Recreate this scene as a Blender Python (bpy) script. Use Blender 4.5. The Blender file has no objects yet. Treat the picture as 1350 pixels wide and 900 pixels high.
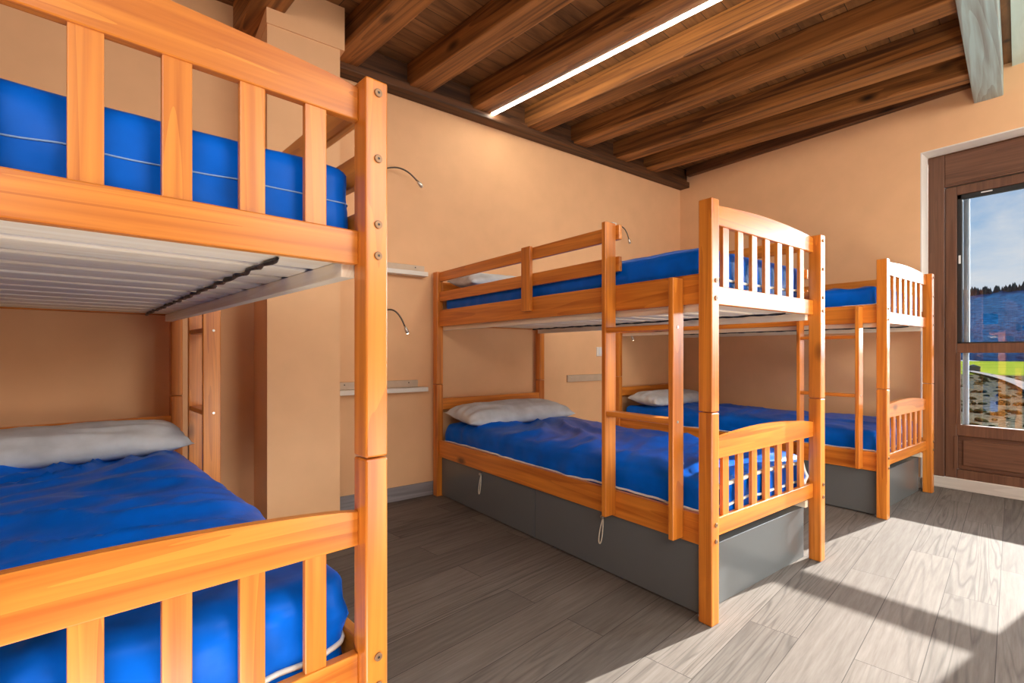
import bpy, bmesh, math, random
from mathutils import Vector, Matrix, noise
random.seed(7)
S = bpy.context.scene
COL = S.collection
A = math.radians(52.88)          # heading of the camera from +X
RB = math.radians(7.3)           # the roof timbers and floor boards are laid askew of the walls
W, L = 0.99, 2.13                # bunk bed footprint
XW, YB = 4.653, 3.16             # window wall and back wall
ZC = 2.94                        # underside of the ceiling boards

# ------------------------------------------------------------------ materials
def mat(name):
    m = bpy.data.materials.new(name); m.use_nodes = True
    nt = m.node_tree
    return m, nt, nt.nodes['Principled BSDF']
def N(nt, t, **kw):
    n = nt.nodes.new(t)
    for k, v in kw.items(): setattr(n, k, v)
    return n
def ramp(nt, src, stops):
    r = N(nt, 'ShaderNodeValToRGB'); e = r.color_ramp.elements
    while len(e) < len(stops): e.new(0.5)
    for i, (p, c) in enumerate(stops):
        e[i].position = p; e[i].color = (*c, 1)
    nt.links.new(src, r.inputs['Fac']); return r
def bump(nt, b, src, strength=0.2, dist=0.01):
    n = N(nt, 'ShaderNodeBump'); n.inputs['Strength'].default_value = strength
    n.inputs['Distance'].default_value = dist
    nt.links.new(src, n.inputs['Height']); nt.links.new(n.outputs['Normal'], b.inputs['Normal'])
def coords(nt, scale, rot=(0, 0, 0), rnd=True):
    tc = N(nt, 'ShaderNodeTexCoord'); mp = N(nt, 'ShaderNodeMapping')
    mp.inputs['Scale'].default_value = scale; mp.inputs['Rotation'].default_value = rot
    nt.links.new(tc.outputs['Object'], mp.inputs['Vector'])
    if rnd:
        oi = N(nt, 'ShaderNodeObjectInfo')
        mu = N(nt, 'ShaderNodeMath', operation='MULTIPLY'); mu.inputs[1].default_value = 37.0
        nt.links.new(oi.outputs['Random'], mu.inputs[0])
        ad = N(nt, 'ShaderNodeVectorMath', operation='ADD')
        nt.links.new(mp.outputs['Vector'], ad.inputs[0]); nt.links.new(mu.outputs[0], ad.inputs[1])
        return ad.outputs['Vector']
    return mp.outputs['Vector']
def noise_tex(nt, vec, scale, detail=4, rough=0.5, dist=0.0):
    n = N(nt, 'ShaderNodeTexNoise'); n.inputs['Scale'].default_value = scale
    n.inputs['Detail'].default_value = detail; n.inputs['Roughness'].default_value = rough
    n.inputs['Distortion'].default_value = dist
    nt.links.new(vec, n.inputs['Vector']); return n
def mixc(nt, fac, a, b, mode='MIX'):
    m = N(nt, 'ShaderNodeMix', data_type='RGBA', blend_type=mode)
    for sock, v in ((m.inputs[0], fac), (m.inputs[6], a), (m.inputs[7], b)):
        if hasattr(v, 'is_linked'): nt.links.new(v, sock)
        elif isinstance(v, (int, float)): sock.default_value = v
        else: sock.default_value = (*v, 1)
    return m.outputs[2]

def wood(name, axis, light, dark, rough=0.33, fine=1.0, knots=True, rot=(0, 0, 0), ring=0.30, bump_s=0.06, coat=0.0):
    m, nt, b = mat(name)
    sc = [1.0, 1.0, 1.0]; sc['xyz'.index(axis)] = 0.04
    v = coords(nt, tuple(sc), rot)
    n1 = noise_tex(nt, v, 34 * fine, 4, 0.55, 0.35)
    n2 = noise_tex(nt, v, 7 * fine, 2, 0.5, 1.2)
    w = N(nt, 'ShaderNodeMath', operation='MULTIPLY'); w.inputs[1].default_value = 9.0
    nt.links.new(n2.outputs['Fac'], w.inputs[0])
    sn = N(nt, 'ShaderNodeMath', operation='FRACT'); nt.links.new(w.outputs[0], sn.inputs[0])
    mx = N(nt, 'ShaderNodeMix'); mx.inputs[0].default_value = ring * 0.5
    nt.links.new(n1.outputs['Fac'], mx.inputs[2]); nt.links.new(sn.outputs[0], mx.inputs[3])
    r = ramp(nt, mx.outputs[0], [(0.36, light), (0.66, dark)])
    out = r.outputs['Color']
    if knots:
        sk = [1.0, 1.0, 1.0]; sk['xyz'.index(axis)] = 0.45
        vk = coords(nt, tuple(sk), rot)
        vo = N(nt, 'ShaderNodeTexVoronoi'); vo.inputs['Scale'].default_value = 4.2 * fine
        nt.links.new(vk, vo.inputs['Vector'])
        kr = ramp(nt, vo.outputs['Distance'], [(0.05, (1, 1, 1)), (0.13, (0, 0, 0))])
        out = mixc(nt, kr.outputs['Color'], out, tuple(c * 0.28 for c in dark))
    nt.links.new(out, b.inputs['Base Color'])
    b.inputs['Roughness'].default_value = rough
    b.inputs['Specular IOR Level'].default_value = 0.4
    b.inputs['Coat Weight'].default_value = coat; b.inputs['Coat Roughness'].default_value = 0.28
    bump(nt, b, n1.outputs['Fac'], bump_s, 0.004)
    return m

PL, PD = (0.74, 0.255, 0.030), (0.47, 0.120, 0.010)
PINE = {a: wood('honey_pine_' + a, a, PL, PD, coat=0.35) for a in 'xyz'}
PALE = {a: wood('raw_pine_' + a, a, (0.90, 0.80, 0.64), (0.78, 0.64, 0.46), rough=0.6) for a in 'xy'}
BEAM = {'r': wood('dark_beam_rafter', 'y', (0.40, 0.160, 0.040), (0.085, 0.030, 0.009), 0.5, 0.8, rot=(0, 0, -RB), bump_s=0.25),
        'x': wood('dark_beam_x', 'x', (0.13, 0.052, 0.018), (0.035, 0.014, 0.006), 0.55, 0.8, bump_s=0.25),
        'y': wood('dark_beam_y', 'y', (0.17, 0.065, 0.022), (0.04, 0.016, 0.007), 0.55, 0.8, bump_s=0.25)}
DOORW = {a: wood('brown_door_wood_' + a, a, (0.165, 0.075, 0.042), (0.105, 0.045, 0.026), 0.4, 1.3, knots=False) for a in 'yz'}

def plain(name, c, rough=0.5, metal=0.0, noise_amt=0.0, nscale=30):
    m, nt, b = mat(name)
    b.inputs['Base Color'].default_value = (*c, 1)
    b.inputs['Roughness'].default_value = rough; b.inputs['Metallic'].default_value = metal
    if noise_amt:
        n = noise_tex(nt, coords(nt, (1, 1, 1), rnd=False), nscale, 4)
        r = ramp(nt, n.outputs['Fac'], [(0.3, tuple(x * (1 - noise_amt) for x in c)), (0.7, tuple(min(1, x * (1 + noise_amt)) for x in c))])
        nt.links.new(r.outputs['Color'], b.inputs['Base Color'])
        bump(nt, b, n.outputs['Fac'], 0.08, 0.004)
    return m
WALL = plain('peach_plaster', (0.80, 0.47, 0.245), 0.75, noise_amt=0.03, nscale=6)
REVEAL = plain('white_reveal_paint', (0.80, 0.74, 0.68), 0.7)
GREY = plain('grey_laminate', (0.125, 0.135, 0.14), 0.24)
GREYD = plain('dark_gap', (0.02, 0.02, 0.02), 0.8)
STEEL = plain('brushed_steel', (0.62, 0.60, 0.56), 0.28, 1.0)
BRONZE = plain('bronze_bolt', (0.30, 0.17, 0.09), 0.45, 0.5)
NECK = plain('dark_gooseneck', (0.10, 0.075, 0.055), 0.4, 0.3)
BLACK = plain('black_plastic', (0.012, 0.012, 0.013), 0.45)
ROPE = plain('cream_rope', (0.72, 0.66, 0.54), 0.8, noise_amt=0.1, nscale=200)
CREAM = plain('cream_plastic', (0.80, 0.76, 0.70), 0.4)
BATTEN = plain('greige_batten', (0.55, 0.42, 0.30), 0.5, noise_amt=0.06, nscale=20)
SHELFW = plain('white_shelf_edge', (0.72, 0.66, 0.58), 0.45)
ALU = plain('white_aluminium', (0.75, 0.75, 0.74), 0.4)

PROFILE = plain('grey_profile', (0.22, 0.26, 0.30), 0.4)

def cloth(name, c, rough, weave=900, sheen=0.0, bs=0.05):
    m, nt, b = mat(name)
    v = coords(nt, (1, 1, 1), rnd=False)
    n = noise_tex(nt, v, 9, 4)
    r = ramp(nt, n.outputs['Fac'], [(0.3, tuple(x * 0.82 for x in c)), (0.7, tuple(min(1, x * 1.12) for x in c))])
    nt.links.new(r.outputs['Color'], b.inputs['Base Color'])
    b.inputs['Roughness'].default_value = rough
    b.inputs['Sheen Weight'].default_value = sheen; b.inputs['Specular IOR Level'].default_value = 0.10
    n2 = noise_tex(nt, v, 60, 3)
    bump(nt, b, n2.outputs['Fac'], bs, 0.006)
    return m
BLUE = cloth('royal_blue_cover', (0.0, 0.115, 0.62), 0.36)
WHITEP = cloth('white_piping', (0.82, 0.80, 0.76), 0.6)
SEAM = cloth('pale_seam', (0.25, 0.40, 0.70), 0.6)
PILL = cloth('pale_grey_pillowcase', (0.58, 0.61, 0.64), 0.7, bs=0.12)

def floor_mat():
    m, nt, b = mat('grey_oak_laminate')
    v = coords(nt, (1, 1, 1), (0, 0, -math.radians(7.63)), rnd=False)
    ad = N(nt, 'ShaderNodeVectorMath', operation='ADD'); ad.inputs[1].default_value = (40.3, 32.7 - 0.0397, 0)
    nt.links.new(v, ad.inputs[0]); v = ad.outputs['Vector']
    br = N(nt, 'ShaderNodeTexBrick'); br.offset = 0.37; br.offset_frequency = 2
    br.inputs['Scale'].default_value = 1.0; br.inputs['Brick Width'].default_value = 1.28
    br.inputs['Row Height'].default_value = 0.1635; br.inputs['Mortar Size'].default_value = 0.0012
    br.inputs['Mortar Smooth'].default_value = 0.0
    br.inputs['Color1'].default_value = (0, 0, 0, 1); br.inputs['Color2'].default_value = (1, 1, 1, 1)
    br.inputs['Mortar'].default_value = (0.5, 0.5, 0.5, 1)
    nt.links.new(v, br.inputs['Vector'])
    sp = N(nt, 'ShaderNodeVectorMath', operation='MULTIPLY'); sp.inputs[1].default_value = (9.7, 5.3, 31.0)
    nt.links.new(br.outputs['Color'], sp.inputs[0])
    ad2 = N(nt, 'ShaderNodeVectorMath', operation='ADD')
    nt.links.new(v, ad2.inputs[0]); nt.links.new(sp.outputs['Vector'], ad2.inputs[1])
    st = N(nt, 'ShaderNodeVectorMath', operation='MULTIPLY'); st.inputs[1].default_value = (0.06, 1.0, 1.0)
    nt.links.new(ad2.outputs['Vector'], st.inputs[0]); gv = st.outputs['Vector']
    big = noise_tex(nt, gv, 7.0, 2, 0.45, 0.8)
    w = N(nt, 'ShaderNodeMath', operation='MULTIPLY'); w.inputs[1].default_value = 13.0
    nt.links.new(big.outputs['Fac'], w.inputs[0])
    fr = N(nt, 'ShaderNodeMath', operation='PINGPONG'); fr.inputs[1].default_value = 0.5
    nt.links.new(w.outputs[0], fr.inputs[0])
    rings = ramp(nt, fr.outputs[0], [(0.02, (0.50, 0.50, 0.50)), (0.22, (1, 1, 1))])
    fine = noise_tex(nt, gv, 70, 4, 0.65)
    c1 = ramp(nt, fine.outputs['Fac'], [(0.3, (0.150, 0.129, 0.115)), (0.7, (0.212, 0.190, 0.173))])
    mask = noise_tex(nt, gv, 3.0, 1, 0.5)
    mk = ramp(nt, mask.outputs['Fac'], [(0.42, (0.1, 0.1, 0.1)), (0.68, (0.75, 0.75, 0.75))])
    c2 = mixc(nt, mk.outputs['Color'], c1.outputs['Color'], rings.outputs['Color'], 'MULTIPLY')
    tone = ramp(nt, br.outputs['Color'], [(0.0, (0.82, 0.81, 0.80)), (1.0, (1.08, 1.06, 1.04))])
    c3 = mixc(nt, 1.0, c2, tone.outputs['Color'], 'MULTIPLY')
    c4 = mixc(nt, br.outputs['Fac'], c3, (0.07, 0.06, 0.055))
    nt.links.new(c4, b.inputs['Base Color'])
    b.inputs['Roughness'].default_value = 0.65; b.inputs['Specular IOR Level'].default_value = 0.05
    bump(nt, b, fine.outputs['Fac'], 0.05, 0.002)
    return m
FLOOR = floor_mat()

def ceiling_mat(name, light, dark):
    m, nt, b = mat(name)
    v = coords(nt, (1, 1, 1), (0, 0, -RB), rnd=False)
    ad = N(nt, 'ShaderNodeVectorMath', operation='ADD'); ad.inputs[1].default_value = (40.3, 30.0, 0)
    nt.links.new(v, ad.inputs[0]); v = ad.outputs['Vector']
    br = N(nt, 'ShaderNodeTexBrick'); br.offset = 0.43
    br.inputs['Scale'].default_value = 1.0; br.inputs['Brick Width'].default_value = 2.02
    br.inputs['Row Height'].default_value = 0.118; br.inputs['Mortar Size'].default_value = 0.0022
    br.inputs['Color1'].default_value = (0, 0, 0, 1); br.inputs['Color2'].default_value = (1, 1, 1, 1)
    nt.links.new(v, br.inputs['Vector'])
    sp = N(nt, 'ShaderNodeVectorMath', operation='MULTIPLY'); sp.inputs[1].default_value = (7.7, 3.3, 21.0)
    nt.links.new(br.outputs['Color'], sp.inputs[0])
    ad2 = N(nt, 'ShaderNodeVectorMath', operation='ADD')
    nt.links.new(v, ad2.inputs[0]); nt.links.new(sp.outputs['Vector'], ad2.inputs[1])
    st = N(nt, 'ShaderNodeVectorMath', operation='MULTIPLY'); st.inputs[1].default_value = (0.15, 1.0, 1.0)
    nt.links.new(ad2.outputs['Vector'], st.inputs[0])
    n = noise_tex(nt, st.outputs['Vector'], 18, 5, 0.6, 0.8)
    r = ramp(nt, n.outputs['Fac'], [(0.3, dark), (0.7, light)])
    kv = N(nt, 'ShaderNodeVectorMath', operation='MULTIPLY'); kv.inputs[1].default_value = (0.6, 1.0, 1.0)
    nt.links.new(ad2.outputs['Vector'], kv.inputs[0])
    vo = N(nt, 'ShaderNodeTexVoronoi'); vo.inputs['Scale'].default_value = 4.0
    nt.links.new(kv.outputs['Vector'], vo.inputs['Vector'])
    kr = ramp(nt, vo.outputs['Distance'], [(0.03, (1, 1, 1)), (0.09, (0, 0, 0))])
    c0 = mixc(nt, kr.outputs['Color'], r.outputs['Color'], tuple(x * 0.25 for x in dark))
    tone = ramp(nt, br.outputs['Color'], [(0.0, (0.65, 0.65, 0.65)), (1.0, (1.15, 1.15, 1.15))])
    c = mixc(nt, 1.0, c0, tone.outputs['Color'], 'MULTIPLY')
    c = mixc(nt, br.outputs['Fac'], c, tuple(x * 0.2 for x in dark))
    nt.links.new(c, b.inputs['Base Color']); b.inputs['Roughness'].default_value = 0.5
    bump(nt, b, n.outputs['Fac'], 0.2, 0.004)
    return m
CEIL = ceiling_mat('dark_ceiling_boards', (0.33, 0.150, 0.050), (0.13, 0.052, 0.017))
CEILP = ceiling_mat('daylit_ceiling_boards', (0.70, 0.86, 0.80), (0.56, 0.72, 0.66))  # daylight on the boards is painted into this pale colour
GIRD = wood('daylit_beam', 'x', (0.42, 0.58, 0.58), (0.26, 0.28, 0.26), 0.5, 0.8, rot=(0, 0, -RB), bump_s=0.2)  # window light on dark timber, painted in as blue-grey
BASEB = wood('grey_baseboard', 'x', (0.30, 0.28, 0.29), (0.20, 0.18, 0.19), 0.5, 1.0, knots=False)
BASEW = wood('pale_baseboard', 'y', (0.62, 0.57, 0.52), (0.50, 0.45, 0.41), 0.5, 1.0, knots=False)

def emis(name, c, s):
    m = bpy.data.materials.new(name); m.use_nodes = True; nt = m.node_tree; nt.nodes.clear()
    e = N(nt, 'ShaderNodeEmission'); o = N(nt, 'ShaderNodeOutputMaterial')
    e.inputs['Color'].default_value = (*c, 1); e.inputs['Strength'].default_value = s
    nt.links.new(e.outputs[0], o.inputs[0]); return m
LED = emis('led_diffuser', (1.0, 0.90, 0.74), 50.0)
GLOW = emis('lamp_glow', (1.0, 0.85, 0.6), 6.0)

def glass_mat():
    m = bpy.data.materials.new('window_glass'); m.use_nodes = True; nt = m.node_tree; nt.nodes.clear()
    t = N(nt, 'ShaderNodeBsdfTransparent'); g = N(nt, 'ShaderNodeBsdfGlossy'); x = N(nt, 'ShaderNodeMixShader')
    t.inputs['Color'].default_value = (0.97, 0.98, 0.98, 1); g.inputs['Roughness'].default_value = 0.0
    f = N(nt, 'ShaderNodeFresnel'); f.inputs['IOR'].default_value = 1.5
    o = N(nt, 'ShaderNodeOutputMaterial')
    nt.links.new(f.outputs[0], x.inputs[0]); nt.links.new(t.outputs[0], x.inputs[1]); nt.links.new(g.outputs[0], x.inputs[2])
    nt.links.new(x.outputs[0], o.inputs[0]); return m
GLASS = glass_mat()

# ------------------------------------------------------------------ mesh helpers
def box(bm, x0, x1, y0, y1, z0, z1, bev=0.0, seg=2):
    vs = [bm.verts.new((x, y, z)) for x in (x0, x1) for y in (y0, y1) for z in (z0, z1)]
    f = [(0, 1, 3, 2), (4, 6, 7, 5), (0, 4, 5, 1), (2, 3, 7, 6), (0, 2, 6, 4), (1, 5, 7, 3)]
    fs = [bm.faces.new([vs[i] for i in q]) for q in f]
    if bev:
        es = list({e for q in fs for e in q.edges})
        bmesh.ops.bevel(bm, geom=es, offset=bev, segments=seg, profile=0.5, affect='EDGES')
def prism(bm, pts, axis, a0, a1, bev=0.0):
    """extrude an outline (list of 2-D points) along axis"""
    def P(p, a):
        return {'y': (p[0], a, p[1]), 'x': (a, p[0], p[1]), 'z': (p[0], p[1], a)}[axis]
    v0 = [bm.verts.new(P(p, a0)) for p in pts]; v1 = [bm.verts.new(P(p, a1)) for p in pts]
    n = len(pts); fs = [bm.faces.new(v0), bm.faces.new(v1[::-1])]
    for i in range(n):
        fs.append(bm.faces.new((v0[i], v1[i], v1[(i + 1) % n], v0[(i + 1) % n])))
    if bev:
        es = [e for f in fs[:2] for e in f.edges]
        bmesh.ops.bevel(bm, geom=es, offset=bev, segments=2, profile=0.5, affect='EDGES')
def cyl(bm, p, axis, r, h, seg=20, bev=0.0, r2=None):
    rot = {'z': Matrix(), 'x': Matrix.Rotation(math.pi / 2, 4, 'Y'), 'y': Matrix.Rotation(math.pi / 2, 4, 'X')}[axis]
    g = bmesh.ops.create_cone(bm, cap_ends=True, segments=seg, radius1=r, radius2=r if r2 is None else r2, depth=h, matrix=Matrix.Translation(p) @ rot)
    if bev:
        es = list({e for v in g['verts'] for e in v.link_edges if len(e.link_faces) == 2 and any(len(f.verts) > 4 for f in e.link_faces)})
        bmesh.ops.bevel(bm, geom=es, offset=bev, segments=2, profile=0.5, affect='EDGES')
def tube(bm, pts, r, seg=8, closed=False, flat=None):
    pts = [Vector(p) for p in pts]; n = len(pts); rings = []
    up = Vector((0, 0, 1)); prev = None
    for i, p in enumerate(pts):
        a = pts[(i - 1) % n] if (closed or i) else p
        b = pts[(i + 1) % n] if (closed or i < n - 1) else p
        t = (b - a).normalized()
        if prev is None:
            s = t.cross(up)
            if s.length < 1e-3: s = t.cross(Vector((1, 0, 0)))
        else:
            s = prev - t * prev.dot(t)
        s.normalize(); prev = s; q = s.cross(t)
        rr = r[i] if isinstance(r, (list, tuple)) else r
        rings.append([bm.verts.new(p + (s * math.cos(k * 2 * math.pi / seg) + q * math.sin(k * 2 * math.pi / seg)) * rr) for k in range(seg)])
    m = n if closed else n - 1
    for i in range(m):
        a, b = rings[i], rings[(i + 1) % n]
        for k in range(seg):
            bm.faces.new((a[k], a[(k + 1) % seg], b[(k + 1) % seg], b[k]))
    if not closed:
        bm.faces.new(rings[0][::-1]); bm.faces.new(rings[-1])
def obj(name, bm, m, parent=None, smooth=False, loc=None, rotz=0.0):
    bmesh.ops.recalc_face_normals(bm, faces=bm.faces)
    me = bpy.data.meshes.new(name); bm.to_mesh(me); bm.free()
    me.materials.append(m)
    if smooth:
        for p in me.polygons: p.use_smooth = True
    o = bpy.data.objects.new(name, me); COL.objects.link(o)
    if parent: o.parent = parent
    if loc: o.location = loc
    if rotz: o.rotation_euler.z = rotz
    return o
def bx(name, m, parent, dims, bev=0.003):
    bm = bmesh.new(); box(bm, *dims, bev=bev); return obj(name, bm, m, parent)
def thing(name, label, cat, loc=(0, 0, 0), rotz=0.0, group=None):
    o = bpy.data.objects.new(name, None); COL.objects.link(o); o.empty_display_size = 0.1
    o.location = loc; o.rotation_euler.z = rotz
    return tag(o, label, cat, group)
def tag(o, label=None, cat=None, group=None, kind=None):
    for k, v in (('label', label), ('category', cat), ('group', group), ('kind', kind)):
        if v: o[k] = v
    return o
def struct(name, bm, m, label=None, cat=None, parent=None):
    return tag(obj(name, bm, m, parent), label, cat, kind='structure')

# ------------------------------------------------------------------ room shell
X0, Y0 = -2.3, -2.7
DY0, DY1, DZ0, DZ1 = -1.13, 1.112, 0.08, 2.488        # door opening in the window wall
bm = bmesh.new(); box(bm, X0, 4.90, Y0, YB + 0.1, -0.06, 0)
struct('floor', bm, FLOOR, 'grey wood-grain laminate floor with sunlit patches', 'floor')
bm = bmesh.new(); box(bm, X0, XW, YB, YB + 0.12, 0, 3.1)
struct('wall_back', bm, WALL, 'peach plaster wall behind the bunk bed heads', 'wall')
bm = bmesh.new(); box(bm, X0 - 0.12, X0, Y0, YB + 0.12, 0, 3.1)
struct('wall_left', bm, WALL, 'peach plaster wall on the left side of the room', 'wall')
bm = bmesh.new(); box(bm, X0, 4.9, Y0 - 0.12, Y0, 0, 3.1)
struct('wall_front', bm, WALL, 'peach plaster wall behind the viewer', 'wall')
bm = bmesh.new()
box(bm, XW, XW + 0.30, DY1, YB + 0.12, 0, 3.1); box(bm, XW, XW + 0.30, Y0, DY0, 0, 3.1)
box(bm, XW, XW + 0.30, DY0, DY1, DZ1, 3.1)
struct('wall_right', bm, WALL, 'peach plaster wall around the glazed balcony door', 'wall')
# white painted reveal round the door recess
bm = bmesh.new()
box(bm, XW - 0.001, 4.812, DY1 - 0.006, DY1 + 0.001, 0.0, DZ1); box(bm, XW - 0.001, 4.812, DY0 - 0.001, DY0 + 0.006, 0.0, DZ1)
box(bm, XW - 0.001, 4.812, DY0, DY1, DZ1 - 0.006, DZ1 + 0.001)
struct('trim_1', bm, REVEAL, 'white painted reveal around the balcony door recess', 'trim')
bm = bmesh.new(); box(bm, 4.812, 4.95, DY0, DY1, 0, DZ0)
struct('trim_2', bm, REVEAL, 'low threshold under the brown balcony door', 'trim')
# column beside the near bunk
bm = bmesh.new(); box(bm, 0.539, 0.912, 2.803, YB, 0, 3.0)
box(bm, 0.535, 0.936, 2.796, YB, 2.70, 3.0)
struct('wall_column', bm, WALL, 'peach plaster column projecting from the back wall', 'column')
# ceiling boards
bm = bmesh.new(); box(bm, X0, 4.9, 0.0, YB + 0.1, ZC, ZC + 0.08)
struct('ceiling', bm, CEIL, 'dark stained plank ceiling', 'ceiling')
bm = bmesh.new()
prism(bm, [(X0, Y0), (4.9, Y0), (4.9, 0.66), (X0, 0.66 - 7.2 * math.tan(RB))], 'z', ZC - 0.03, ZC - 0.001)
struct('ceiling_right', bm, CEILP, 'plank ceiling beyond the big crossbeam, coloured pale with daylight', 'ceiling')
# baseboards
bm = bmesh.new(); box(bm, 0.912, XW, YB - 0.014, YB, 0, 0.095, 0.003)
struct('baseboard_back', bm, BASEB, 'grey baseboard along the back wall', 'baseboard')
bm = bmesh.new(); box(bm, XW - 0.014, XW, DY1, YB - 0.014, 0, 0.08, 0.003)
box(bm, 4.798, 4.812, DY0 + 0.006, DY1 - 0.006, 0, 0.078, 0.003)
box(bm, XW - 0.014, 4.80, DY1 - 0.020, DY1 - 0.006, 0, 0.08, 0.003)
struct('baseboard_right', bm, BASEW, 'pale baseboard below the balcony door', 'baseboard')

# ------------------------------------------------------------------ ceiling timbers
def rot2(x, y, a): return (x * math.cos(a) - y * math.sin(a), x * math.sin(a) + y * math.cos(a))
def rafter(x, label, ylo=0.80):
    """a joist whose left lower edge meets the ledger at (x, 3.09); runs askew to the crossbeam"""
    y1 = YB - 3.09 - 0.0
    # where the joist (running askew) meets the near side of the crossbeam
    k = (3.09 - (0.818 - (XW - x) * math.tan(RB))) * math.cos(RB) - 0.155 * 0.0
    ln = k - 0.003
    bm = bmesh.new()
    box(bm, 0, 0.155, -ln, 0.03, 2.78 , ZC - 0.001, 0.006)
    o = obj('ceiling_beam', bm, BEAM['r'], loc=(x, 3.09, 0), rotz=RB)
    return tag(o, label, 'beam', 'dark ceiling beams resting on the back wall ledger')
rafter(0.430, 'dark ceiling beam passing left of the plaster column, above the near bunk')
rafter(0.940, 'dark ceiling beam touching the right side of the plaster column')
rafter(1.446, 'dark ceiling beam right after the one at the column, above the near bed post')
rafter(1.942, 'dark ceiling beam that carries the white LED strip light')
rafter(2.452, 'honey brown lit ceiling beam just right of the LED strip light')
rafter(2.957, 'second ceiling beam to the right of the LED strip light')
rafter(3.490, 'third ceiling beam to the right of the LED strip light')
rafter(3.930, 'ceiling beam next to the wall plate above the balcony door wall')
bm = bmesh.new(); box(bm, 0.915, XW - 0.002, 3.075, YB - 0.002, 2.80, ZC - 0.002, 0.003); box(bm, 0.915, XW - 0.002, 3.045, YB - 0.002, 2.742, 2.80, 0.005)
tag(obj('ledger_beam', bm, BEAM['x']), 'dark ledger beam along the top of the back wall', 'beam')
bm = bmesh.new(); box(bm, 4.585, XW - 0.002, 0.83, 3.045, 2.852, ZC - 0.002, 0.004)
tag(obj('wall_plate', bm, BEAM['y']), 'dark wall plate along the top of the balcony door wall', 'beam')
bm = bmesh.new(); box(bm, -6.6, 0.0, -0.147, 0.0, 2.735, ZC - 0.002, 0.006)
tag(obj('crossbeam', bm, GIRD, loc=(XW - 0.002, 0.818, 0), rotz=RB), 'crossbeam above the balcony door, coloured blue-grey with window light', 'beam')

# LED strip light on the fourth joist
led = thing('strip_light', 'long white LED strip light fixed along a dark ceiling beam', 'light', (1.942, 3.09, 0), RB)
bm = bmesh.new(); box(bm, 0.158, 0.190, -2.28, -0.04, 2.792, 2.822, 0.003); obj('housing', bm, ALU, led)
bm = bmesh.new(); box(bm, 0.161, 0.187, -2.275, -0.045, 2.776, 2.7915, 0.005); obj('diffuser', bm, LED, led)

# ------------------------------------------------------------------ balcony door
door = bpy.data.objects.new('door_1', None); COL.objects.link(door); door.location = (4.81, 0.5, DZ0)
tag(door, 'dark brown wooden balcony door with roller shutter box and two panes', 'door', kind='structure')
def dpart(name, m, boxes, bev=0.004, lab=None, parent=door):
    bm = bmesh.new()
    for d in boxes: box(bm, d[0] - 4.81, d[1] - 4.81, d[2] - 0.5, d[3] - 0.5, d[4] - DZ0, d[5] - DZ0, bev)
    o = obj(name, bm, m, parent)
    if lab: o['label'] = lab
    return o
yl, yr = 1.105, -1.123
dpart('door_frame', DOORW['z'], [(4.81, 4.90, 1.010, yl, DZ0, 2.48), (4.81, 4.90, yr, -1.030, DZ0, 2.48)])
dpart('shutter_box', DOORW['y'], [(4.82, 4.93, -1.03, 1.010, 2.245, 2.48), (4.812, 4.83, -1.03, 1.010, 2.235, 2.252)])
for g0, g1, e0, e1 in ((0.100, 0.942, -0.006, 1.008), (-0.962, -0.120, -1.028, -0.010)):
    leaf = dpart('door_leaf', DOORW['z'], [(4.825, 4.885, g1, e1, DZ0, 2.23), (4.825, 4.885, e0, g0, DZ0, 2.23),
         (4.825, 4.885, g0, g1, 2.165, 2.23), (4.825, 4.885, g0, g1, 1.003, 1.072),
         (4.825, 4.885, g0, g1, 0.395, 0.475), (4.825, 4.885, g0, g1, DZ0, 0.145)])
    dpart('leaf_bead', DOORW['z'], [(4.819, 4.83, g1 - 0.022, g1 + 0.003, 0.475, 1.003), (4.819, 4.83, g1 - 0.007, g1 + 0.015, 0.150, 0.39)], 0.002, None, leaf)
    dpart('door_panel', DOORW['y'], [(4.850, 4.87, g0, g1, 0.145, 0.395), (4.838, 4.86, g0 + 0.04, g1 - 0.03, 0.175, 0.365)], 0.006, None, leaf)
    dpart('screen_frame', BLACK, [(4.838, 4.875, g1 - 0.026, g1, 1.072, 2.165), (4.838, 4.875, g0, g1, 2.132, 2.165), (4.838, 4.875, g0, g1, 1.072, 1.082)], 0.002, 'black inner frame of the upper pane', leaf)
    dpart('sash_profile', PROFILE, [(4.876, 4.888, g1 - 0.062, g1 - 0.028, 1.082, 2.132), (4.876, 4.888, g1 - 0.057, g1 - 0.023, 0.475, 1.003)], 0.002, 'pale grey profile', leaf)
    dpart('latch_plate', ALU, [(4.834, 4.839, g1 - 0.020, g1 - 0.008, 1.66, 1.72), (4.834, 4.839, g1 - 0.19, g1 - 0.13, 2.150, 2.158)], 0.001, 'small pale latch plate', leaf)
    for z0, z1 in ((1.072, 2.165), (0.475, 1.003)):
        dpart('glass_pane', GLASS, [(4.868, 4.8695, g0, g1, z0, z1)], 0, None, leaf)

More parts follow.
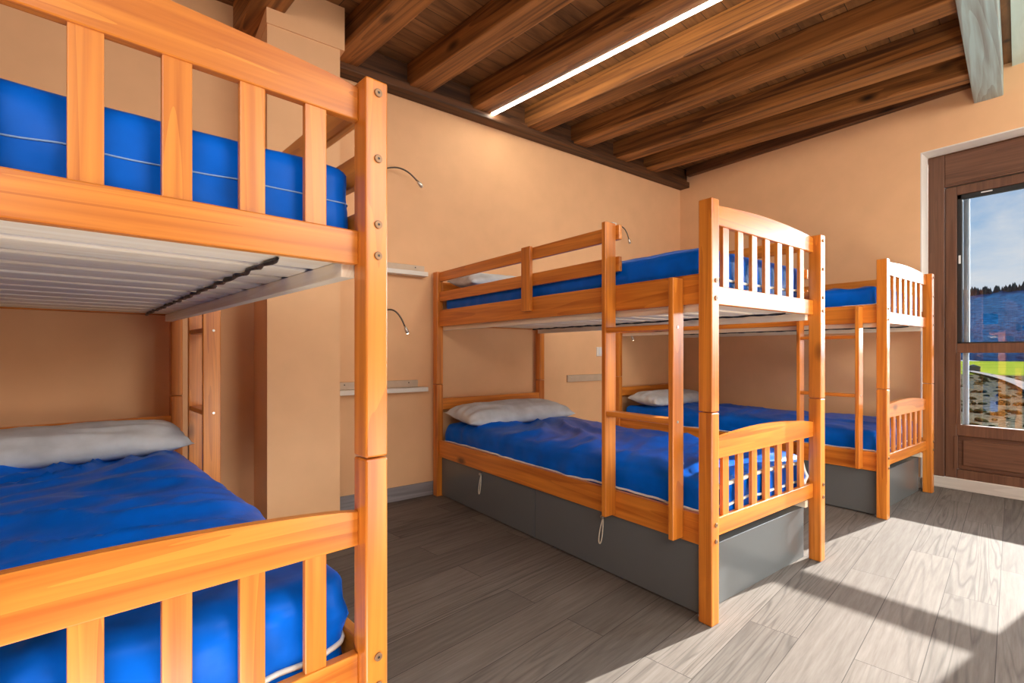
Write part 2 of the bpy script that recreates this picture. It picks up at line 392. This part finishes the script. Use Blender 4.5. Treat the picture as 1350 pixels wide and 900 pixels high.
# ------------------------------------------------------------------ bunk beds
def arch(x0, x1, zb, ze, zm, n=24):
    top = [(x1 + (x0 - x1) * i / n, ze + (zm - ze) * math.sin(math.pi * i / n) ** 0.8 if 0 < i < n else ze) for i in range(n + 1)]
    return [(x0, zb), (x1, zb)] + top
def bunk(label, loc, rotz, side, lad, sp, shift=0.0):
    """side: -1 ladder on the left of the bed, +1 on the right; lad = (short post y, tall post y)"""
    t = thing('bunk_bed', label, 'bunk bed', loc, rotz, 'honey pine bunk beds')
    ladder_x = lambda a, b: (a, b) if side < 0 else (W - b, W - a)
    head_guard = lad[1] < 1.0         # the guard rails run from the head post to the tall ladder post
    # posts
    for ix, x in enumerate((0, 0.94)):
        for iy, y in enumerate((0, 2.075)):
            lo = bx('lower_post', PINE['z'], t, (x, x + 0.05, y, y + 0.055, 0, 0.781), 0.004)
            up = bx('upper_post', PINE['z'], t, (x, x + 0.05, y, y + 0.055, 0.784, 1.57), 0.004)
            if iy == 0:
                onl = (ix == 0) == (side < 0)
                zs = [1.268, 1.203] if (onl and head_guard) else [1.542, 1.405, 1.268, 1.203]
                for z in zs + [0.368, 0.308]:
                    bm = bmesh.new(); cyl(bm, (x + 0.027, -0.001, z), 'y', 0.0085, 0.006, 24, 0.0012)
                    bo = obj('bolt', bm, BRONZE, up if z > 0.8 else lo)
                    bm = bmesh.new(); cyl(bm, (x + 0.027, -0.0042, z), 'y', 0.0032, 0.002, 6)
                    # the hex socket is cut as a dark dot joined to the bolt
                    me = bo.data; b2 = bmesh.new(); b2.from_mesh(me); k = len(b2.faces)
                    cyl(b2, (x + 0.027, -0.0036, z), 'y', 0.0028, 0.0018, 6); b2.faces.ensure_lookup_table()
                    for f in b2.faces[k:]: f.material_index = 1
                    b2.to_mesh(me); b2.free(); bm.free(); me.materials.append(BLACK)
    # side rails
    for x in (0.019, W - 0.044):
        bx('side_rail', PINE['y'], t, (x, x + 0.025, 0.055, 2.075, 1.187, 1.301))
        bx('side_rail', PINE['y'], t, (x, x + 0.025, 0.055, 2.075, 0.277, 0.392))
    # guard rails
    gx = ladder_x(0.021, 0.041)
    g0, g1 = (lad[1] - 0.016, 2.075) if head_guard else (0.055, lad[1] + 0.055)
    bx('guard_rail', PINE['y'], t, (*gx, g0, g1, 1.502, 1.567))
    bx('guard_rail', PINE['y'], t, (*gx, g0, g1, 1.362, 1.428))
    gy = (g0 + g1) / 2 - 0.18 if head_guard else (g0 + g1) / 2
    bx('guard_support', PINE['z'], t, (*ladder_x(-0.003, 0.019), gy - 0.037, gy + 0.037, 1.225, 1.572))
    ox = (W - 0.041, W - 0.021) if side < 0 else (0.021, 0.041)
    bx('guard_rail', PINE['y'], t, (*ox, 0.055, 2.075, 1.502, 1.567))
    # ladder
    lx = ladder_x(-0.050, 0.0185)
    for y, z1 in ((lad[0], 1.289), (lad[1], 1.573)):
        bx('ladder_post', PINE['z'], t, (*lx, y, y + 0.022, 0.288, z1))
    ya, yb = min(lad) + 0.022, max(lad)
    for z in (1.090, 0.726):
        bx('rung', PINE['y'], t, (*ladder_x(-0.046, 0.012), ya - 0.0005, yb + 0.0005, z, z + 0.022), 0.004)
    # screws on the ladder posts facing the foot
    for y in lad:
        for z in (1.10, 0.737):
            bm = bmesh.new(); cyl(bm, ((lx[0] + lx[1]) / 2 + 0.006 * side, y - 0.0005, z), 'y', 0.0055, 0.004, 16, 0.001)
            obj('screw', bm, STEEL, t)
    # foot boards: arched top rail, cross rail and seven slats on each level
    for zb, ze, zm, c0, c1 in ((1.488, 1.557, 1.580, 1.186, 1.257), (0.597, 0.668, 0.697, 0.303, 0.372)):
        bm = bmesh.new(); prism(bm, arch(0.05, 0.94, zb, ze, zm), 'y', 0.033, 0.055, 0.003); obj('foot_rail', bm, PINE['x'], t)
        bx('foot_cross_rail', PINE['x'], t, (0.05, 0.94, 0.033, 0.055, c0, c1))
        for i in range(7):
            c = W / 2 + shift + (i - 3) * sp
            bx('foot_slat', PINE['z'], t, (c - 0.0215, c + 0.0215, 0.037, 0.052, c1 - 0.002, zb + 0.002), 0.002)
    # head boards
    for z0, z1 in ((1.43, 1.50), (1.19, 1.26), (0.602, 0.684), (0.303, 0.372)):
        bx('head_rail', PINE['x'], t, (0.05, 0.94, 2.08, 2.102, z0, z1))
    # slatted bases
    for zt in (1.160, 0.250):
        for x in (0.046, W - 0.076):
            bx('base_bearer', PALE['y'], t, (x, x + 0.03, 0.058, 2.07, zt, zt + 0.034), 0.002)
        for i in range(12):
            y = 0.09 + i * 0.166
            n = 8; pts = [(0.05, 0), (0.94, 0)]
            bx('bed_slat', PALE['x'], t, (0.050, W - 0.050, y, y + 0.122, zt + 0.0345, zt + 0.0475), 0.005)
    # webbing strap threaded under the upper slats
    bm = bmesh.new(); pts = []
    for i in range(90):
        f = i / 89; y = 0.10 + 1.93 * f
        pts.append((0.80 * 1 + 0.03 * f + 0.004 * math.sin(i * 1.3), y, 1.1905 - 0.003 * abs(math.sin((y - 0.09) / 0.166 * math.pi))))
    tube(bm, pts, [0.0035 + 0.0025 * abs(math.sin(i * 0.8)) for i in range(90)], 6)
    obj('webbing_strap', bm, BLACK, t)
    return t

NR = math.radians(6.45)
P = Vector((0.3756, 0.9917)); d = rot2(0.94, 0, NR)
NEAR = (P.x - d[0], P.y - d[1], 0)
beds = {}
beds['near'] = (NEAR, NR)
beds['mid'] = ((1.673, 1.004, 0), 0.0)
beds['far'] = ((3.590, 1.018, 0), 0.0)
bunk('large honey pine bunk bed in the left foreground, cut off by the photo edge', *beds['near'], +1, (1.84, 1.55), 0.1155, 0.011)
bunk('honey pine bunk bed in the middle of the room with white LED light above', *beds['mid'], -1, (0.129, 0.470), 0.111, 0.0)
bunk('honey pine bunk bed farthest right, standing beside the balcony door', *beds['far'], -1, (0.129, 0.470), 0.111, 0.0)

# ------------------------------------------------------------------ mattresses and pillows
def sstep(a, b, x):
    t = max(0.0, min(1.0, (x - a) / (b - a))); return t * t * (3 - 2 * t)
def mattress_surface(sx, sy, sz, rad, seed, amp, sag=0.0):
    def surf(p):
        ix, iy, iz = sx / 2 - rad, sy / 2 - rad, sz / 2 - rad
        c = Vector((max(-ix, min(ix, p.x)), max(-iy, min(iy, p.y)), max(-iz, min(iz, p.z))))
        n = p - c
        n = n.normalized() if n.length > 1e-9 else Vector((0, 0, 1))
        q = c + n * rad
        top = sstep(-0.2, 0.9, n.z); side = 1 - abs(n.z)
        # long diagonal drag folds on the top, vertical gathers on the sides
        u = q.x * 0.80 + q.y * 0.60; v = -q.x * 0.60 + q.y * 0.80
        w = noise.noise(Vector((q.x * 1.7 + seed, q.y * 1.3, 3.1)))
        f1 = noise.noise(Vector((u * 1.4 + seed, v * 4.2 + 2.2 * w, seed * 1.7)))
        f2 = noise.noise(Vector((u * 3.0 - seed, v * 13.0 + 3.0 * w, 9 + seed)))
        ridge = (1 - abs(f1)) ** 3.5
        ed = min(sx / 2 - abs(q.x), sy / 2 - abs(q.y)); top *= 0.25 + 0.75 * sstep(0.0, 0.12, ed)
        dz = amp * top * (0.022 * ridge + 0.006 * (1 - abs(f2)) ** 4 + 0.010 * noise.noise(Vector((q.x * 3 + seed, q.y * 2.4, 1))))
        g = noise.noise(Vector(((q.x + q.y) * 7 + q.z * 5 + seed, (q.x - q.y) * 5, q.z * 5)))
        g2 = noise.noise(Vector((q.x * 2.6 + seed, q.y * 2.6, q.z * 9 + q.x * 3)))
        ds = amp * side * (0.007 * (1 - abs(g)) ** 3 + 0.011 * (1 - abs(g2)) ** 3 - 0.006 + 0.004 * noise.noise(Vector((q.x * 14, q.y * 14, q.z * 9 + seed))))
        dome = 0.012 * sstep(-0.2, 0.9, n.z) * (1 - (2 * q.x / sx) ** 2) * (1 - (2 * q.y / sy) ** 4)
        q = q + Vector((0, 0, dz + dome - sag * top)) + n * ds * 0.9
        return q
    return surf
def mattress(label, bed, level, seed, amp=1.0, sz=0.205, z0=None, group='royal blue covered mattresses', pip=WHITEP, pipr=0.0042, piz=0.095, tape=False, rad=0.04):
    (lx, ly, _), rz = bed
    sx, sy = 0.885, 1.985
    z0 = z0 if z0 is not None else (1.2085 if level else 0.2985)
    c = rot2(W / 2, 0.068 + sy / 2, rz)
    t = thing('mattress', label, 'mattress', (lx + c[0], ly + c[1], z0), rz, group)
    surf = mattress_surface(sx, sy, sz, rad, seed, amp)
    bm = bmesh.new()
    nx, ny, nz = 46, 102, 12
    idx = {}
    def V(i, j, k):
        if (i, j, k) not in idx:
            idx[(i, j, k)] = bm.verts.new(surf(Vector(((i / nx - .5) * sx, (j / ny - .5) * sy, (k / nz - .5) * sz))) + Vector((0, 0, sz / 2)))
        return idx[(i, j, k)]
    for i in range(nx):
        for j in range(ny):
            for k in (0, nz): bm.faces.new((V(i, j, k), V(i + 1, j, k), V(i + 1, j + 1, k), V(i, j + 1, k)))
    for i in range(nx):
        for k in range(nz):
            for j in (0, ny): bm.faces.new((V(i, j, k), V(i + 1, j, k), V(i + 1, j, k + 1), V(i, j, k + 1)))
    for j in range(ny):
        for k in range(nz):
            for i in (0, nx): bm.faces.new((V(i, j, k), V(i, j + 1, k), V(i, j + 1, k + 1), V(i, j, k + 1)))
    obj('cover', bm, BLUE, t, True)
    # piping round the side
    per = []
    hx, hy = sx / 2, sy / 2
    n = 60
    for i in range(n): per.append((-hx + sx * i / n, -hy))
    for i in range(140): per.append((hx, -hy + sy * i / 140))
    for i in range(n): per.append((hx - sx * i / n, hy))
    for i in range(140): per.append((-hx, hy - sy * i / 140))
    pts = []
    for i, (x, y) in enumerate(per):
        z = piz - sz / 2 + 0.006 * noise.noise(Vector((i * 0.16, seed, 0))) + 0.004 * math.sin(i * 0.09 + seed)
        q = surf(Vector((x, y, z))); out = Vector((x / hx if abs(x) == hx else 0, y / hy if abs(y) == hy else 0, 0))
        pts.append(q + Vector((0, 0, sz / 2)) + out * pipr * 0.4)
    bm = bmesh.new(); tube(bm, pts, pipr, 6, True); obj('piping', bm, pip, t, True)
    if tape:
        # loose white tape framing the foot face
        bm = bmesh.new(); path = []
        zt, zl = 0.172 - sz / 2, 0.06 - sz / 2
        for i in range(31): path.append((-0.40 + 0.80 * i / 30, zt + 0.012 * math.sin(i * 0.1)))
        for i in range(1, 12): path.append((0.40 + 0.012 * math.sin(i * 0.3), zt - (zt - zl) * i / 11))
        pts = [surf(Vector((x, -hy, z))) + Vector((0, -0.004, sz / 2)) for x, z in path]
        tube(bm, pts, 0.0085, 6); obj('tape', bm, WHITEP, t, True)
    return t
mattress('blue mattress on the upper level of the left foreground bunk bed', beds['near'], 1, 3.3, 0.9, sz=0.188, rad=0.025, pip=SEAM, pipr=0.0016, piz=0.105)
mattress('blue mattress on the lower level of the left foreground bunk bed', beds['near'], 0, 11.7, 1.7, sz=0.235, piz=0.085, pipr=0.006)
mattress('blue mattress on the upper level of the middle bunk bed', beds['mid'], 1, 21.1, 0.55, piz=0.085, pipr=0.0055)
mattress('blue mattress on the lower level of the middle bunk bed, above grey drawers', beds['mid'], 0, 5.9, 1.5, tape=True, pipr=0.0058)
mattress('blue mattress on the upper level of the far right bunk bed', beds['far'], 1, 33.4, 1.0)
mattress('blue mattress on the lower level of the far right bunk bed', beds['far'], 0, 47.2, 1.0)

def pillow(label, bed, x, y, z, w=0.90, dp=0.36, th=0.15, seed=0.0, tilt=0.0, yaw=0.0):
    (lx, ly, _), rz = bed
    c = rot2(x, y, rz)
    bm = bmesh.new(); nu, nv = 64, 30
    grid = {}
    for s in (1, -1):
        for i in range(nu + 1):
            for j in range(nv + 1):
                u, v = i / nu * 2 - 1, j / nv * 2 - 1
                edge = abs(u) >= 1 or abs(v) >= 1
                if s == -1 and edge: grid[(s, i, j)] = grid[(1, i, j)]; continue
                pu = (1 - abs(u) ** 5.0) ** 0.62; pv = (1 - abs(v) ** 2.4) ** 0.60
                h = th / 2 * pu * pv
                px = u * w / 2 * (1 - 0.035 * (1 - u * u) * 0 - 0.05 * (1 - abs(v) ** 2) * abs(u) ** 6)
                py = v * dp / 2 * (1 - 0.10 * (1 - abs(v)) * 0 - 0.10 * abs(u) ** 8)
                wr = noise.noise(Vector((px * 5 + seed, py * 16, 2 + seed))) * 0.006 + (1 - abs(noise.noise(Vector((px * 4 + py * 6 + seed, py * 12 - px * 3, 7))))) ** 4 * 0.008
                wr += 0.006 * abs(u) ** 3 * math.sin(v * 14 + seed)
                z_ = s * h + (wr * min(1, h / 0.02) if s > 0 else wr * 0.3 * min(1, h / 0.02))
                if s < 0: z_ *= 0.75
                grid[(s, i, j)] = bm.verts.new((px, py, z_))
    for s in (1, -1):
        for i in range(nu):
            for j in range(nv):
                q = [grid[(s, i, j)], grid[(s, i + 1, j)], grid[(s, i + 1, j + 1)], grid[(s, i, j + 1)]]
                bm.faces.new(q if s > 0 else q[::-1])
    o = obj('pillow', bm, PILL, None, True, (lx + c[0], ly + c[1], z))
    o.rotation_euler = (tilt, 0, rz + yaw)
    return tag(o, label, 'pillow', 'pale grey pillows at the bed heads')
pillow('long pale grey pillow on the lower mattress of the left foreground bunk bed', beds['near'], 0.50, 1.86, 0.605, 0.94, 0.36, 0.17, 1.0, 0.10)
pillow('long pale grey pillow on the lower mattress of the middle bunk bed', beds['mid'], 0.50, 1.86, 0.568, 0.94, 0.38, 0.16, 4.0, 0.12)
pillow('pale pillow peeking over the upper guard rail of the middle bunk bed', beds['mid'], 0.46, 1.84, 1.475, 0.86, 0.36, 0.14, 8.0, 0.12)
pillow('pale grey pillow on the lower mattress of the far right bunk bed', beds['far'], 0.48, 1.86, 0.568, 0.86, 0.36, 0.15, 12.0, 0.10)

# ------------------------------------------------------------------ drawer units under the beds
def drawers(label, bed):
    (lx, ly, _), rz = bed
    t = thing('drawer_unit', label, 'drawer unit', (lx, ly, 0), rz, 'grey drawer units under the bunk beds')
    bm = bmesh.new(); box(bm, 0.058, 0.945, 0.078, 2.068, 0.0, 0.246, 0.002); obj('carcass', bm, GREY, t)
    for k, (y0, y1, ky) in enumerate(((0.0555, 1.049, 0.556), (1.053, 2.070, 1.563))):
        dr = bx('drawer_front', GREY, t, (0.037, 0.0575, y0, y1, 0.008, 0.273), 0.0015)
        bm = bmesh.new(); cyl(bm, (0.030, ky, 0.253), 'x', 0.0045, 0.014, 14); cyl(bm, (0.022, ky, 0.253), 'x', 0.0085, 0.008, 18, 0.002)
        obj('knob', bm, STEEL, dr, True)
        pts = []
        for i in range(28):
            a = i / 28 * 2 * math.pi
            y = ky + 0.022 * (0.5 - 0.5 * math.cos(a)) * 0.8 + 0.012 * math.sin(a) * (0.4 + 0.6 * (0.5 - 0.5 * math.cos(a)))
            pts.append((0.030 - 0.004 * math.sin(a / 2), y, 0.246 - 0.060 * (1 - math.cos(a))))
        bm = bmesh.new(); tube(bm, pts, 0.0028, 7, True); obj('rope_loop', bm, ROPE, dr, True)
    return t
drawers('grey laminate drawer unit with rope pulls under the middle bunk bed', beds['mid'])
drawers('grey laminate drawer unit under the far right bunk bed', beds['far'])

# ------------------------------------------------------------------ wall fittings
def shelf(label, x0, x1, z, bx1):
    t = thing('wall_shelf', label, 'shelf', ((x0 + x1) / 2, YB, z))
    cx = (x0 + x1) / 2
    bm = bmesh.new(); box(bm, x0 - cx, x1 - cx, -0.075, 0.0, 0.0, 0.030, 0.002); obj('shelf_board', bm, SHELFW, t)
    bm = bmesh.new(); box(bm, x0 - cx, bx1 - cx, -0.018, 0.0, 0.0305, 0.078, 0.002)
    o = obj('batten', bm, BATTEN, t); o['label'] = 'greige batten along the wall'
    for x in (x0 + 0.12, bx1 - 0.07):
        bm = bmesh.new(); cyl(bm, (x - cx, -0.019, 0.062), 'y', 0.004, 0.004, 12); obj('screw', bm, BLACK, t)
shelf('narrow wall shelf at upper bunk height right of the plaster column', 0.93, 1.61, 1.530, 1.61)
shelf('narrow pale wall shelf with greige batten at lower bunk height by the column', 0.93, 1.61, 0.737, 1.56)
bt = thing('wall_batten', 'greige wooden batten on the wall between the middle and far bunk beds', 'batten', (3.22, YB, 0.78))
bm = bmesh.new(); box(bm, -0.235, 0.235, -0.018, 0, -0.030, 0.030, 0.003); obj('board', bm, BATTEN, bt)
bm = bmesh.new()
for x in (-0.19, 0.19): cyl(bm, (x, -0.019, 0.008), 'y', 0.004, 0.004, 12)
obj('screw', bm, STEEL, bt)

def lamp(label, x, z, pts, box_on=True, glow=False):
    t = thing('reading_lamp', label, 'lamp', (x, YB, z), 0, 'flexible reading lamps on the back wall')
    bm = bmesh.new(); box(bm, -0.03, 0.03, -0.03, 0, -0.05, 0.05, 0.004); obj('base', bm, CREAM, t)
    bm = bmesh.new(); tube(bm, pts, 0.0055, 8); obj('gooseneck', bm, NECK, t, True)
    a, b = Vector(pts[-2]), Vector(pts[-1]); dr = (b - a).normalized()
    bm = bmesh.new(); tube(bm, [b - dr * 0.005, b + dr * 0.012, b + dr * 0.03, b + dr * 0.045], [0.006, 0.011, 0.013, 0.012], 14); hd = obj('lamp_head', bm, STEEL, t, True)
    bm = bmesh.new(); tube(bm, [b + dr * 0.0455, b + dr * 0.050], [0.010, 0.006], 14); obj('bulb', bm, GLOW if glow else CREAM, hd, True)
    return t
def goose(dx, dz, n=14):
    return [(dx * (i / (n - 1)), -0.03 - 0.07 * math.sin(i / (n - 1) * math.pi / 2), dz * (i / (n - 1)) ** 2.2 + 0.025 * math.sin(i / (n - 1) * math.pi)) for i in range(n)]
lamp('reading lamp on the wall above the upper shelf by the column', 1.30, 2.215, goose(0.215, -0.055))
lamp('lit reading lamp on the wall between the two narrow shelves', 1.30, 1.275, goose(0.125, -0.10), glow=True)
lamp('reading lamp high on the wall behind the middle bunk guard rail end', 3.575, 2.175, goose(0.115, -0.10))
lamp('lit reading lamp low on the wall seen beneath the middle upper bunk', 3.60, 1.235, goose(0.13, -0.07), glow=True)
so = thing('wall_socket', 'white wall socket between the middle and far bunk beds', 'socket', (3.40, YB, 1.015))
bm = bmesh.new(); box(bm, -0.042, 0.042, -0.010, 0, -0.042, 0.042, 0.003); obj('plate', bm, CREAM, so)
bm = bmesh.new(); box(bm, -0.022, 0.022, -0.0135, -0.0095, -0.026, 0.026, 0.002); obj('switch_rocker', bm, ALU, so)

# ------------------------------------------------------------------ outdoors
def terrain(name, D0, D1, zf, m, na=60, nd=24, a0=-50, a1=60):
    bm = bmesh.new(); g = []
    for i in range(nd + 1):
        D = D0 + (D1 - D0) * i / nd
        g.append([])
        for j in range(na + 1):
            a = math.radians(a0 + (a1 - a0) * j / na)
            g[-1].append(bm.verts.new((D * math.cos(a), D * math.sin(a), zf(i / nd, a, D))))
    for i in range(nd):
        for j in range(na): bm.faces.new((g[i][j], g[i + 1][j], g[i + 1][j + 1], g[i][j + 1]))
    return obj(name, bm, m, None, True)
def noisy(name, c0, c1, scale, rough=0.9, detail=6):
    m, nt, b = mat(name)
    n = noise_tex(nt, coords(nt, (1, 1, 1), rnd=False), scale, detail, 0.65)
    r = ramp(nt, n.outputs['Fac'], [(0.36, c0), (0.64, c1)])
    nt.links.new(r.outputs['Color'], b.inputs['Base Color']); b.inputs['Roughness'].default_value = rough; b.inputs['Specular IOR Level'].default_value = 0.0
    return m
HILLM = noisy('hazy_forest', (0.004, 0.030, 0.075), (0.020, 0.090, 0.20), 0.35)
LAWNM = noisy('meadow_grass', (0.08, 0.12, 0.012), (0.14, 0.17, 0.02), 0.06)
SCRUBM = noisy('dry_scrub', (0.008, 0.010, 0.006), (0.085, 0.08, 0.06), 2.6)
ROADM = noisy('pale_road', (0.12, 0.12, 0.12), (0.17, 0.165, 0.16), 0.3)
def hz(f, a, D):
    ridge = 44 - 60 * (a - math.radians(8.5)) - 62 * sstep(math.radians(5.5), math.radians(-8), a) + 2.5 * noise.noise(Vector((a * 14, 1, 0)))  # ridge lowered out of view so the added sky glow gets through
    return -3 + (ridge + 3) * (f ** 0.8) + 1.6 * noise.noise(Vector((D * 0.03, a * 25, 4))) * (1 - f)
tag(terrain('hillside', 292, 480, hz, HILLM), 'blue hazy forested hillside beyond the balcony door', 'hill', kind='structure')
tag(terrain('meadow', 128, 293, lambda f, a, D: -3.0 + 0.6 * f, LAWNM), 'bright green meadow at the foot of the hill', 'meadow', kind='structure')
tag(terrain('scrubland', 9, 129, lambda f, a, D: -3.2 + 0.2 * f + 0.45 * noise.noise(Vector((D * .35, a * 18, 2))) * (1 - f), SCRUBM, 160, 60), 'rough scrubby ground outside the balcony door', 'ground', kind='structure')
# a road crossing the meadow foot
bm = bmesh.new(); rp = []
for i in range(31):
    f = i / 30; a = math.radians(10.6 - 5.0 * f); D = 150 - 92 * f
    p = Vector((D * math.cos(a), D * math.sin(a), -2.72)); rp.append(p)
q = []
for i, p in enumerate(rp):
    tdir = (rp[min(i + 1, 30)] - rp[max(i - 1, 0)]).normalized(); s = Vector((-tdir.y, tdir.x, 0)) * 0.8
    q.append((bm.verts.new(p - s), bm.verts.new(p + s)))
for i in range(30): bm.faces.new((q[i][0], q[i + 1][0], q[i + 1][1], q[i][1]))
tag(obj('road', bm, ROADM), 'pale road running past the green meadow', 'road', kind='structure')
# stone shed beside the meadow
bm = bmesh.new(); box(bm, -1.1, 1.1, -1.1, 1.1, 0, 1.1, 0.03); sh = obj('shed_wall', bm, ROADM)
shd = thing('shed', 'small grey stone shed at the left end of the meadow', 'shed', (148 * math.cos(math.radians(10.0)), 148 * math.sin(math.radians(10.0)), -3.0), 0.2)
sh.parent = shd
bm = bmesh.new(); prism(bm, [(-1.3, 1.08), (1.3, 1.08), (0, 1.55)], 'x', -1.3, 1.3); obj('shed_roof', bm, noisy('slate', (0.10, 0.11, 0.13), (0.2, 0.2, 0.22), 1.0), shd)
# conifers on the ridge and bushes in the scrub: nobody could count them
bm = bmesh.new()
for i in range(1500):
    a = math.radians(random.uniform(-30, 45)); f = random.choice((1.0, 0.985, 0.96)) - random.uniform(0, 0.03)
    D = 292 + 188 * f; h = random.uniform(3, 6)
    bmesh.ops.create_cone(bm, cap_ends=False, segments=6, radius1=h * 0.27, radius2=0.05, depth=h,
        matrix=Matrix.Translation((D * math.cos(a), D * math.sin(a), hz(f, a, D) + h / 2 - 0.6)))
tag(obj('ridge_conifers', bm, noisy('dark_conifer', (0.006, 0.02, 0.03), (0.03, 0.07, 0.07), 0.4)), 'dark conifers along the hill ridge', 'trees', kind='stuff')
bm = bmesh.new()
for i in range(1500):
    a = math.radians(random.uniform(-14, 24)); D = 11 + 112 * random.random() ** 1.4; s = random.uniform(0.12, 0.36) * (0.6 + D / 100)
    bmesh.ops.create_icosphere(bm, subdivisions=2, radius=s, matrix=Matrix.Translation((D * math.cos(a), D * math.sin(a), -3.15 + 0.15 * s)) @ Matrix.Diagonal((1, 1, 0.55, 1)))
for v in bm.verts: v.co += Vector((noise.noise(v.co * 1.9), noise.noise(v.co * 1.9 + Vector((5, 5, 5))), noise.noise(v.co * 1.9 + Vector((9, 1, 4))))) * 0.16
tag(obj('scrub_bushes', bm, noisy('bush_leaf', (0.006, 0.010, 0.003), (0.045, 0.048, 0.02), 3.0)), 'olive bushes scattered over the scrubby ground', 'bushes', kind='stuff')

# ------------------------------------------------------------------ sky, sun and fill lights
wd = bpy.data.worlds.new('sky'); S.world = wd; wd.use_nodes = True; nt = wd.node_tree; nt.nodes.clear()
tc = N(nt, 'ShaderNodeTexCoord'); sx = N(nt, 'ShaderNodeSeparateXYZ'); nt.links.new(tc.outputs['Generated'], sx.inputs[0])
sky = ramp(nt, sx.outputs['Z'], [(0.0, (0.72, 0.82, 0.95)), (0.12, (0.52, 0.72, 0.95)), (0.45, (0.14, 0.36, 0.80))])
mp = N(nt, 'ShaderNodeMapping'); mp.inputs['Scale'].default_value = (3.0, 3.0, 9.0); nt.links.new(tc.outputs['Generated'], mp.inputs['Vector'])
cn = noise_tex(nt, mp.outputs['Vector'], 1.6, 7, 0.6, 0.4)
cr = ramp(nt, cn.outputs['Fac'], [(0.46, (0, 0, 0)), (0.70, (0.9, 0.9, 0.9))])
cc = mixc(nt, cr.outputs['Color'], sky.outputs['Color'], (0.92, 0.94, 0.98))
gd = N(nt, 'ShaderNodeVectorMath', operation='DOT_PRODUCT'); nt.links.new(tc.outputs['Generated'], gd.inputs[0])
ga, ge = math.radians(-28), math.radians(12)
gd.inputs[1].default_value = (math.cos(ga) * math.cos(ge), math.sin(ga) * math.cos(ge), math.sin(ge))
gr = ramp(nt, gd.outputs['Value'], [(0.83, (0, 0, 0)), (0.95, (0.86, 0.94, 1))])
gm = N(nt, 'ShaderNodeVectorMath', operation='SCALE'); gm.inputs[3].default_value = 32.0   # added sky glow out of view, gives the foot boards a pale sheen
nt.links.new(gr.outputs['Color'], gm.inputs[0])
cc = mixc(nt, 1.0, cc, gm.outputs['Vector'], 'ADD')
bg = N(nt, 'ShaderNodeBackground'); bg.inputs['Strength'].default_value = 0.85
wo = N(nt, 'ShaderNodeOutputWorld'); nt.links.new(cc, bg.inputs['Color']); nt.links.new(bg.outputs[0], wo.inputs[0])

sl = bpy.data.lights.new('sun', 'SUN'); sl.energy = 22.0; sl.angle = math.radians(0.5); sl.color = (1.0, 0.95, 0.88)
so = bpy.data.objects.new('sun', sl); COL.objects.link(so)
az = math.radians(6.3); dv = Vector((-math.cos(az), math.sin(az), -0.41)).normalized()
so.rotation_euler = dv.to_track_quat('-Z', 'Y').to_euler(); so.location = (20, 0, 10)

def area(name, loc, target, size, power, col):
    l = bpy.data.lights.new(name, 'AREA'); l.shape = 'RECTANGLE'; l.size, l.size_y = size; l.energy = power; l.color = col
    o = bpy.data.objects.new(name, l); COL.objects.link(o); o.location = loc
    o.rotation_euler = (Vector(target) - Vector(loc)).to_track_quat('-Z', 'Y').to_euler(); return o
area('fill_light_a', (-0.9, -1.9, 2.55), (0.6, 2.2, 0.9), (2.2, 1.2), 66, (1.0, 0.95, 0.90))  # added fill behind the camera, not a fixture of the room
area('fill_light_b', (2.6, -2.0, 2.55), (2.8, 2.6, 1.1), (2.2, 1.2), 85, (1.0, 0.96, 0.92))  # second added fill behind the camera, aimed at the back wall
area('low_fill', (-0.15, 0.50, 0.05), (-0.1, 0.95, 1.2), (1.0, 0.3), 11, (1.0, 0.96, 0.92))  # unseen fill near the floor, added to brighten the near bed's slats
area('floor_bounce_fill', (2.4, -0.9, 0.25), (2.6, 1.6, 2.9), (2.4, 0.9), 58, (1.0, 0.90, 0.78))  # added upward fill imitating light thrown up by the sunlit floor

# ------------------------------------------------------------------ camera
cam = bpy.data.cameras.new('camera'); cam.sensor_width = 36.0; cam.lens = 655.0 / 1350 * 36
cam.shift_y = 15.5 / 1350; cam.clip_end = 2000; cam.clip_start = 0.02
co = bpy.data.objects.new('camera', cam); COL.objects.link(co)
co.location = (0, 0, 1.0); co.rotation_euler = (math.pi / 2, 0, A - math.pi / 2)
S.camera = co
S.view_settings.view_transform = 'Standard'; S.view_settings.look = 'None'
S.view_settings.exposure = 0.0
